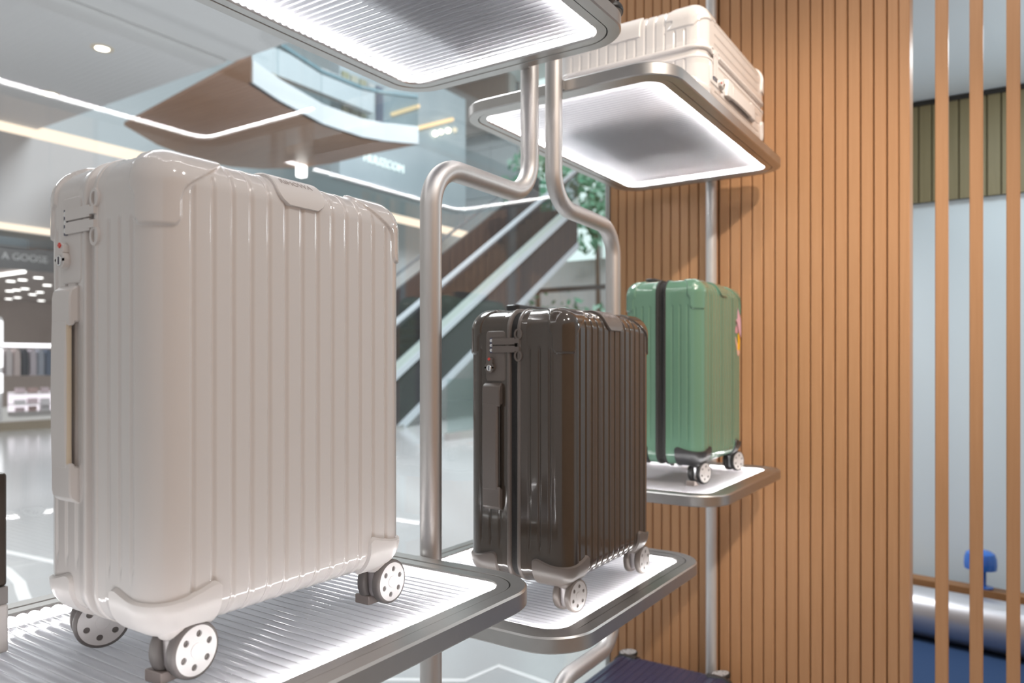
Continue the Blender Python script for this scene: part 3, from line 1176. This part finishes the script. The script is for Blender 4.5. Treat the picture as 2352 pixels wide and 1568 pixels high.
# shop interior across the hall
wall_beige = noise_mix(mat('shop_beige', (0.5, 0.42, 0.38), 0.6), (0.40, 0.32, 0.28), (0.58, 0.50, 0.46), (1, 1, 1), 1.2)
sh = sempty('wall_left', 'beige back wall and side of the shop across the hall')
mb = MB(); mb.box((-24.2, 2.0, 0), (-24.0, 13.0, 3.1)); mb.build('wall_panel', wall_beige, sh, smooth=0)
mb = MB(); mb.box((-24.0, 12.8, 0), (-15.7, 13.0, 3.1)); mb.build('wall_panel', wall_beige, sh, smooth=0)
mb = MB(); mb.box((-24.2, 2.0, 3.06), (FX - 0.2, 13.0, 3.16)); struct(mb.build('ceiling', mat('shop_ceiling', (0.30, 0.25, 0.23), 0.7), smooth=0), 'brown ceiling inside the shop across the hall')
disc = MB(); disc.lathe([(0.085, -0.012), (0.085, 0.0)], n=16)
dm = disc.mesh('spot_lamp', 40)
ORD = ['leftmost', 'second', 'third', 'fourth', 'fifth', 'sixth', 'seventh', 'eighth', 'ninth', 'tenth', 'eleventh', 'last']
spots_ = [(-18.15, 7.6), (-17.65, 7.62), (-16.93, 7.61), (-18.38, 8.45), (-20.6, 8.6), (-20.21, 8.59), (-19.68, 8.55), (-21.15, 9.37), (-20.34, 9.18), (-23.14, 9.64), (-22.48, 9.58), (-23.01, 10.42)]
spots_.sort(key=lambda p: p[1] / -p[0])
for (x, y), od in zip(spots_, ORD):
    o = link('spot_lamp', dm, white_led, loc=(x, y, 3.055))
    tag(o, od + ' from the left of the round spot lamps in the shop across the hall', 'lamp', 'spot lamps of the shop across the hall')
mb = MB(); mb.box((-17.6, 6.80, 3.0), (-15.75, 6.86, 3.04)); tag(mb.build('tube_lamp', white_led, smooth=0), 'straight white tube lamp under the shop sign at the left edge', 'lamp')
rack = thing('clothes_rack', 'white lit clothes rail in the shop across the hall', 'rack', (-17.4, 7.5, 0))
mb = MB(); mb.box((-0.04, -1.1, 1.60), (0.04, 0.75, 1.68)); mb.build('lit_rail', emission('rail_light', (1.0, 0.95, 1.0), 2.5), rack, smooth=0)
for yy in (-1.05, 0.7):
    mb = MB(); mb.box((-0.02, yy - 0.02, 0), (0.02, yy + 0.02, 1.6)); mb.build('post', M['hub_white'], rack, smooth=0)
gcols = [(0.55, 0.45, 0.45), (0.6, 0.55, 0.55), (0.62, 0.52, 0.5), (0.04, 0.045, 0.06), (0.55, 0.5, 0.55), (0.35, 0.38, 0.45), (0.10, 0.14, 0.22)]
gname = ['mauve', 'pale grey', 'pink beige', 'black', 'lilac grey', 'steel blue', 'dark blue']
for i, (gc, gn) in enumerate(zip(gcols, gname)):
    t = thing('garment', gn + ' garment hanging from the lit rail across the hall', 'garment', (-17.35, 7.02 + i * 0.155, 1.0))
    mb = MB()
    mb.prism([(-0.055, 0.0), (0.055, 0.0), (0.06, 0.3), (0.05, 0.50), (0.01, 0.56), (-0.01, 0.56), (-0.05, 0.50), (-0.06, 0.3)], 0, -0.16, 0.16)
    mb.build('coat', mat('fabric_' + gn.replace(' ', '_'), gc, 0.8), t, bevel=0.02)
    mb = MB(); mb.tube([(0, 0, 0.55), (0, 0, 0.60)], 0.006, 6); mb.build('hanger_hook', M['steel'], t)
lt = thing('light_tower', 'upright stack of bright light panels at the left edge inside the shop across', 'light tower', (-17.05, 6.7, 0))
mb = MB(); mb.box((-0.06, -0.28, 0.0), (-0.01, 0.29, 2.2)); mb.build('tower_frame', M['hub_white'], lt, smooth=0)
pg = emission('panel_glow', (1.0, 0.97, 1.0), 2.2)
for z0, z1 in ((1.62, 2.12), (1.18, 1.55), (0.66, 1.05)):
    mb = MB(); mb.box((-0.01, -0.25, z0), (0.03, 0.285, z1)); mb.build('light_panel', pg, lt, smooth=0)
cab = thing('display_counter', 'low lit counter of goods at the front of the shop across the hall', 'counter', (-16.9, 7.6, 0.16))
mb = MB(); mb.box((-0.3, -0.45, 0.0), (0.1, 0.9, 0.10)); mb.build('base', M['hub_brown'], cab, smooth=0)
for k, zz in enumerate((0.24, 0.46)):
    mb = MB(); mb.box((-0.3, -0.45, zz), (0.1, 0.9, zz + 0.02)); mb.build('counter_shelf', M['hub_white'], cab, smooth=0)
mb = MB(); mb.box((-0.3, -0.45, 0.1), (-0.28, 0.9, 0.5)); mb.build('lit_back', emission('counter_glow', (1.0, 0.9, 0.98), 1.3), cab, smooth=0)
pn = 0
for zz in (0.26, 0.42, 0.64):
    for k in range(5):
        mb = MB()
        w = random.uniform(0.07, 0.1)
        mb.box((-w * 0.6, -w, 0), (w * 0.6, w, random.uniform(0.08, 0.13)))
        o = mb.build('gift_box', mat('box_%d' % pn, random.choice([(0.8, 0.65, 0.7), (0.8, 0.78, 0.8), (0.6, 0.42, 0.4), (0.75, 0.7, 0.78)]), 0.4), bevel=0.01, loc=(-16.98, 7.28 + k * 0.24, 0.16 + zz - 0.0 + (0.0 if zz > 0.5 else 0.0)))
        o.location.z = 0.16 + {0.26: 0.10, 0.42: 0.26, 0.64: 0.48}[zz]
        tag(o, '%s box from the left on the %s tier of the lit counter across' % (['first', 'second', 'third', 'fourth', 'fifth'][k], {0.26: 'bottom', 0.42: 'middle', 0.64: 'top'}[zz]), 'box', 'pastel boxes on the lit counter')
        pn += 1

# ceilings and balcony
mb = MB(); mb.box((FX + 0.05, -3.0, 5.72), (-9.64, 6.92, 6.0)); struct(mb.build('ceiling', hall_ceil, smooth=0), 'flat grey ceiling of the hall with downlights')
mb = MB(); mb.box((-9.60, -3.0, 5.74), (GX - 0.02, 7.0, 6.0)); struct(mb.build('ceiling', hall_ceil, smooth=0), 'flat grey ceiling strip above the shop window')
mb = MB(); mb.box((-18.5, 7.02, 12.0), (GX - 0.02, 30.0, 12.2)); struct(mb.build('ceiling', mat('high_ceiling', (0.62, 0.63, 0.64), 0.7), smooth=0), 'high grey ceiling over the balcony')
for i, (x, y) in enumerate([(-10.68, 5.64), (-13.21, 6.12)]):
    t = thing('downlight', ['round recessed downlight in the grey hall ceiling', 'second downlight, half hidden behind the bright shelf reflection'][i], 'downlight', (x, y, 5.72))
    mb = MB(); o = [(0.15 * math.cos(2 * PI * k / 28), 0.15 * math.sin(2 * PI * k / 28), math.cos(2 * PI * k / 28), math.sin(2 * PI * k / 28)) for k in range(28)]
    ring(mb, o, [(0.0, 0.0), (-0.015, -0.01), (-0.015, -0.05), (0.0, -0.06)], lambda a, b, al: (a, b, al)); mb.build('trim_ring', M['cream'], t)
    mb = MB(); mb.lathe([(0.09, -0.012), (0.09, -0.002)], n=24); mb.build('lens', emission('downlight_glow_%d' % i, (1.0, 0.93, 0.82), 6.0), t)

bal = thing('balcony', 'curved balcony with warm wood underside and white rim above the hall', 'balcony', (-11.5, 9.5, 5.72))
bx, by = 11.5, -9.5
soff = [(-13.81, 7.7), (-14.46, 8.74), (-14.86, 9.89), (-14.69, 10.65), (-14.27, 11.16), (-13.54, 11.55), (-12.6, 11.72), (-11.2, 11.65), (-10.01, 11.68), (-10.44, 11.11), (-10.62, 10.68), (-10.65, 9.69), (-10.33, 8.43), (-10.03, 7.64), (-9.16, 7.0)]
soff_wood = noise_mix(mat('soffit_wood', (0.3, 0.15, 0.08), 0.4), (0.32, 0.16, 0.09), (0.46, 0.26, 0.16), (0.6, 5, 5), 1.5, 5)
mb = MB(); mb.prism([(x + bx, y + by) for x, y in soff], 2, 0.0, 0.06); mb.build('wood_soffit', soff_wood, bal, smooth=0)
edge = soff[8:]
def strip(pts, z0, z1, off, th, name, m):
    mb = MB()
    for (xa, ya), (xb, yb) in zip(pts[:-1], pts[1:]):
        d = Vector((xb - xa, yb - ya)).normalized(); n = Vector((d.y, -d.x))
        q = [(xa + n.x * off, ya + n.y * off), (xb + n.x * off, yb + n.y * off), (xb + n.x * (off - th), yb + n.y * (off - th)), (xa + n.x * (off - th), ya + n.y * (off - th))]
        mb.prism([(a + bx, b + by) for a, b in q], 2, z0, z1)
    return mb.build(name, m, bal, smooth=0)
strip(edge[:-1], 0.0, 0.36, 0.06, 0.10, 'white_rim', mat('balcony_white', (0.45, 0.49, 0.52), 0.4))
strip(edge[:-1], 0.36, 0.95, 0.02, 0.02, 'glass_guard', clear_glass('balcony_glass', (0.80, 0.86, 0.88)))
strip(edge[:-1], 0.95, 1.02, 0.04, 0.06, 'handrail', mat('teal_handrail', (0.10, 0.17, 0.2), 0.3))
mb = MB(); mb.box((-13.2, 9.7, 7.42), (-13.0, 13.5, 7.98)); tag(mb.build('white_beam', mat('beam_white', (0.74, 0.76, 0.79), 0.5), smooth=0), 'pale horizontal beam above the balcony rim', 'beam')
for i, (x, y, z) in enumerate([(-13.1, 10.0, 7.295), (-13.1, 10.5, 7.295)]):
    mb = MB(); mb.lathe([(0.05, 0), (0.07, 0.03), (0.07, 0.09), (0.05, 0.12)], n=16)
    tag(mb.build('track_spot', emission('spot_glow_%d' % i, (1.0, 0.85, 0.62), 5.0), loc=(x, y, z)), ['upper-left warm spot over the balcony rim', 'lower-right warm spot over the balcony rim'][i], 'spotlight')
mb = MB(); mb.box((-0.09, -0.09, -0.26), (0.09, 0.09, 0.0)); tag(mb.build('pendant_light', white_led, smooth=0, bevel=0.02, loc=(-13.26, 11.46, 5.72)), 'small bright box lamp under the wood soffit above the white suitcase', 'lamp')

# upper shops behind the balcony
us = sempty('wall_left', 'dark blue-grey upper shop front beyond the balcony')
mb = MB(); mb.box((-13.9, 12.9, 5.82), (-13.56, 18.0, 9.2)); mb.build('wall_panel', noise_mix(mat('upper_shop', (0.2, 0.25, 0.29), 0.4), (0.30, 0.38, 0.43), (0.48, 0.56, 0.6), (1, 1, 1), 0.8), us, smooth=0)
for i in range(5):
    mb = MB(); mb.box((-13.56, 12.95 + i * 0.3, 7.2), (-13.5, 13.17 + i * 0.3, 8.4)); mb.build('curtain_panel', mat('curtain_%d' % i, [(0.3, 0.32, 0.22), (0.42, 0.43, 0.36), (0.34, 0.36, 0.28), (0.5, 0.54, 0.55), (0.12, 0.15, 0.22)][i], 0.6), us, smooth=0)
for i, (a, b) in enumerate([((-13.5, 14.7, 7.82), (-13.5, 15.78, 8.35)), ((-13.5, 15.53, 7.64), (-13.5, 17.3, 8.4))]):
    mb = MB(); mb.tube([a, b], 0.05, 8); tag(mb.build('tube_lamp', emission('amber_tube_%d' % i, (1.0, 0.72, 0.42), 1.6)), ['shorter', 'longer'][i] + ' slanted amber tube lamp in the upper shop', 'lamp')
for i, (y, z) in enumerate([(16.5, 7.71), (16.75, 7.82), (17.09, 7.95), (17.4, 8.05)]):
    mb = MB(); mb.lathe([(0.04, 0), (0.07, 0.03), (0.07, 0.1), (0.04, 0.13)], n=14)
    tag(mb.build('bulb', emission('bulb_%d' % i, (1.0, 0.9, 0.7), [5, 3, 4, 1.2][i]), loc=(-13.5, y, z)), ['leftmost', 'second', 'third', 'rightmost'][i] + ' of four glowing bulbs clustered under the amber tubes', 'bulb', 'bulbs in the upper shop')
me = text_mesh('HUUZCOM', 0.30, 0.02, 'sign_letters')
tx = link('shop_sign', me, emission('letter_glow', (0.85, 1.0, 1.0), 1.5))
tx.matrix_world = Matrix(((0, 0, 1, -13.53), (1, 0, 0, 14.45), (0, 1, 0, 6.47), (0, 0, 0, 1)))
tag(tx, 'pale glowing letters on the upper shop below the wood soffit', 'sign')

# end of the hall
wr = sempty('wall_right', 'pale panelled end wall of the hall with a tall garden window')
for i in range(3):
    for j in range(4):
        mb = MB(); mb.box((-19.4 + i * 1.27, 24.0, 5.9 + j * 1.9), (-19.4 + i * 1.27 + 1.25, 24.12, 5.9 + j * 1.9 + 1.88)); mb.build('wall_panel', pale_hall, wr, smooth=0)
mb = MB(); mb.box((-20, 24.12, 0), (-15.5, 24.3, 14)); mb.build('wall_backing', hall_grey, wr, smooth=0)
mb = MB(); mb.box((-15.5, 24.0, 0), (-9.5, 24.3, 5.0)); mb.build('wall_base', hall_grey, wr, smooth=0)
w2 = sempty('window_2', 'tall bright garden window at the end of the hall')
mb = MB(); mb.box((-15.5, 24.2, 5.0), (-8.5, 24.24, 14)); mb.build('bright_pane', emission('daylight', (0.76, 0.95, 0.95), 1.4), w2, smooth=0)
for xx in (-15.5, -13.8, -12.1, -10.4):
    mb = MB(); mb.box((xx - 0.05, 24.0, 5.0), (xx + 0.05, 24.2, 14)); mb.build('mullion', M['hub_white'], w2, smooth=0)
mb = MB(); mb.box((-18.5, 23.0, 10.05), (-15.3, 23.4, 12.9)); tag(mb.build('hanging_board', mat('taupe_board', (0.36, 0.33, 0.31), 0.6), smooth=0, bevel=0.02), 'large taupe board hung beneath the upper hall ceiling', 'board')

def tree(label, loc, h, spread, seed, tones):
    rnd = random.Random(seed)
    t = thing('tree', label, 'tree', loc, group='trees at the end of the hall')
    mb = MB(); mb.tube([(0, 0, 0), (0.05, 0.02, h * 0.4), (-0.03, 0.05, h * 0.75)], [0.12, 0.09, 0.04], 8); mb.build('trunk', mat('bark_%d' % seed, (0.12, 0.09, 0.07), 0.8), t)
    mb = MB()
    for k in range(420):
        c = Vector((max(-spread, min(spread, rnd.gauss(0, spread * 0.5))), max(-0.9, min(0.9, rnd.gauss(0, 0.45))), h * 0.84 + max(-0.2 * h, min(0.16 * h, rnd.gauss(0, h * 0.10)))))
        u = Vector((rnd.uniform(-1, 1), rnd.uniform(-1, 1), rnd.uniform(-1, 1))).normalized() * rnd.uniform(0.14, 0.26)
        v = u.orthogonal().normalized() * u.length * 0.5
        mb.cur = rnd.randrange(len(tones))
        mb.add([c - u, c + v, c + u, c - v], [(0, 1, 2, 3)])
    o = mb.build('foliage', [mat('leaf_%d_%d' % (seed, i), c, 0.5) for i, c in enumerate(tones)], t, smooth=0)
    o['kind'] = 'stuff'
    return t
tones = [(0.14, 0.44, 0.28), (0.26, 0.60, 0.42), (0.45, 0.7, 0.6), (0.07, 0.26, 0.16)]
tree('leafy green tree before the garden window, left of the thin pole', (-14.0, 22.8, 0), 8.6, 1.1, 3, tones)
tree('leafy green tree before the garden window, right of the thin pole', (-11.4, 22.4, 0), 7.8, 1.1, 4, tones)

# escalator
esc = thing('escalator', 'escalator rising to the right with dark sides and steel edges', 'escalator', (-9.83, 10.4, 0))
SL = 0.62
def incl(x0, x1, yb, zlow, thick, y0, y1, name, m, smooth=0):
    """sloping band: lower edge passes (yb, zlow), vertical thickness"""
    f = lambda y: zlow + (y - yb) * SL
    mb = MB()
    mb.prism([(y0 - 10.4, f(y0)), (y1 - 10.4, f(y1)), (y1 - 10.4, f(y1) + thick), (y0 - 10.4, f(y0) + thick)], 0, x0, x1)
    return mb.build(name, m, esc, smooth=smooth)
steel_band = mat('steel_band', (0.62, 0.68, 0.74), 0.35, 0.3)
green_band = mat('glass_edge_band', (0.50, 0.58, 0.56), 0.35, 0.1)
Y0 = 12.29
incl(-0.05, 0.02, Y0, 0.76, 0.17, 10.6, 18.2, 'lower_edge', steel_band)
incl(-1.3, -0.02, Y0, 0.92, 0.98, 10.7, 18.2, 'side_cladding', dark_glass)
incl(-0.05, 0.03, Y0, 1.86, 0.16, 10.4, 18.2, 'deck_band', steel_band)
incl(-0.04, 0.02, Y0, 2.02, 0.17, 10.4, 18.2, 'deck_band', green_band)
incl(-0.015, 0.0, Y0, 2.19, 0.68, 10.4, 18.2, 'glass_balustrade', clear_glass('escalator_glass', (0.6, 0.63, 0.66)))
incl(-0.04, 0.03, Y0, 2.85, 0.07, 10.4, 18.2, 'handrail', mat('handrail_rubber', (0.05, 0.055, 0.065), 0.4))
incl(-0.035, 0.035, Y0, 2.92, 0.09, 10.4, 18.2, 'handrail_cap', steel_band)
incl(-1.30, -1.24, Y0, 3.2, 0.06, 10.4, 18.2, 'handrail', mat('handrail_far', (0.16, 0.18, 0.2), 0.4))
incl(-1.32, -1.24, Y0, 1.9, 1.0, 10.4, 18.2, 'inner_panel', mat('inner_panel', (0.05, 0.05, 0.055), 0.3))
stepm = MB(); stepm.box((-1.24, 0.0, -0.1), (-0.05, 0.34, 0.10)); stepm.box((-1.24, 0.0, 0.1), (-0.05, 0.02, 0.115)); sm_ = stepm.mesh('step', 0)
step_mat = mat('step_brown', (0.09, 0.075, 0.065), 0.5)
for k in range(22):
    y = 10.5 + k * 0.345
    link('step', sm_, step_mat, esc, loc=(0, y - 10.4, 1.95 + (y - Y0) * SL))
mb = MB(); mb.box((-1.35, -0.6, 0.0), (0.05, 0.6, 0.06)); mb.build('landing_plate', M['steel'], esc, smooth=0)

# dark structures behind the escalator and glass guard in front
mb = MB(); mb.box((-15.3, 9.5, 0.0), (-12.2, 13.6, 2.9)); tag(mb.build('kiosk', mat('kiosk_dark', (0.05, 0.055, 0.06), 0.35), smooth=0, bevel=0.03), 'dark kiosk block behind the foot of the escalator', 'kiosk')
gg = thing('glass_guard', 'low clear glass guard rail in front of the escalator', 'guard rail', (-7.6, 9.6, 0))
for k in range(3):
    mb = MB(); mb.box((-0.01, k * 1.52, 0.12), (0.01, k * 1.52 + 1.5, 1.0)); mb.build('glass_panel', clear_glass('guard_glass_%d' % k, (0.84, 0.9, 0.9)), gg, smooth=0)
mb = MB(); mb.box((-0.05, -0.02, 0.0), (0.05, 4.6, 0.12)); mb.build('kerb', M['hub_brown'], gg, smooth=0)
pl = thing('planter', 'long planter of green shrubs at the far end under the escalator', 'planter', (-11.2, 20.0, 0))
mb = MB(); mb.box((-3.2, -0.3, 0.0), (2.6, 0.3, 2.3)); mb.build('planter_box', mat('planter_pale', (0.6, 0.66, 0.68), 0.5), pl, smooth=0)
mb = MB()
rnd = random.Random(11)
for k in range(700):
    c = Vector((rnd.uniform(-3.1, 2.5), rnd.uniform(-0.35, 0.3), 2.3 + abs(rnd.gauss(0, 0.35))))
    u = Vector((rnd.uniform(-1, 1), rnd.uniform(-1, 1), rnd.uniform(-1, 1))).normalized() * rnd.uniform(0.08, 0.16)
    v = u.orthogonal().normalized() * u.length * 0.5
    mb.cur = rnd.randrange(4)
    mb.add([c - u, c + v, c + u, c - v], [(0, 1, 2, 3)])
o = mb.build('foliage', [mat('shrub_%d' % i, c, 0.5) for i, c in enumerate(tones)], pl, smooth=0); o['kind'] = 'stuff'
mb = MB(); mb.box((-3.2, -0.36, 3.42), (2.6, -0.30, 3.56)); mb.build('dark_rail', mat('planter_rail', (0.06, 0.065, 0.07), 0.4), pl, smooth=0)
for xx in (-3.1, 2.5):
    mb = MB(); mb.box((xx - 0.03, -0.36, 0.0), (xx + 0.03, -0.30, 3.42)); mb.build('rail_post', mat('planter_post', (0.06, 0.065, 0.07), 0.4), pl, smooth=0)

# inlaid pale lines in the hall floor
inl = mat('floor_inlay', (0.85, 0.85, 0.86), 0.2)
def inlay(label, pts, w):
    mb = MB()
    P = [Vector(p) for p in pts]
    L, Rr = [], []
    for i, p in enumerate(P):
        d = (P[min(i + 1, len(P) - 1)] - P[max(i - 1, 0)]).normalized(); n = Vector((-d.y, d.x))
        L.append(p + n * w / 2); Rr.append(p - n * w / 2)
    b = 0
    for z in (0.0, 0.002):
        mb.v.extend([(q.x, q.y, z) for q in L] + [(q.x, q.y, z) for q in Rr])
    n = len(P)
    for i in range(n - 1):
        mb.quad(2 * n + i, 2 * n + i + 1, 3 * n + i + 1, 3 * n + i)
        mb.quad(i, i + 1, 2 * n + i + 1, 2 * n + i); mb.quad(n + i, n + i + 1, 3 * n + i + 1, 3 * n + i)
    tag(mb.build('floor_inlay', inl, smooth=0), label, 'inlay')
inlay('straight pale inlay line in the floor left of the white suitcase', [(-6.6, 2.2), (-5.6, 2.29), (-5.03, 2.34), (-4.4, 2.37)], 0.05)
inlay('kinked pale inlay line in the floor near the left edge', [(-5.3, 2.12), (-5.05, 2.09), (-4.69, 2.01), (-4.50, 1.94), (-4.32, 1.88)], 0.06)
inlay('bent pale inlay line in the floor below the brown suitcase', [(-2.2, 2.1), (-1.78, 2.36), (-1.75, 2.55), (-1.52, 2.52), (-1.3, 2.45)], 0.03)
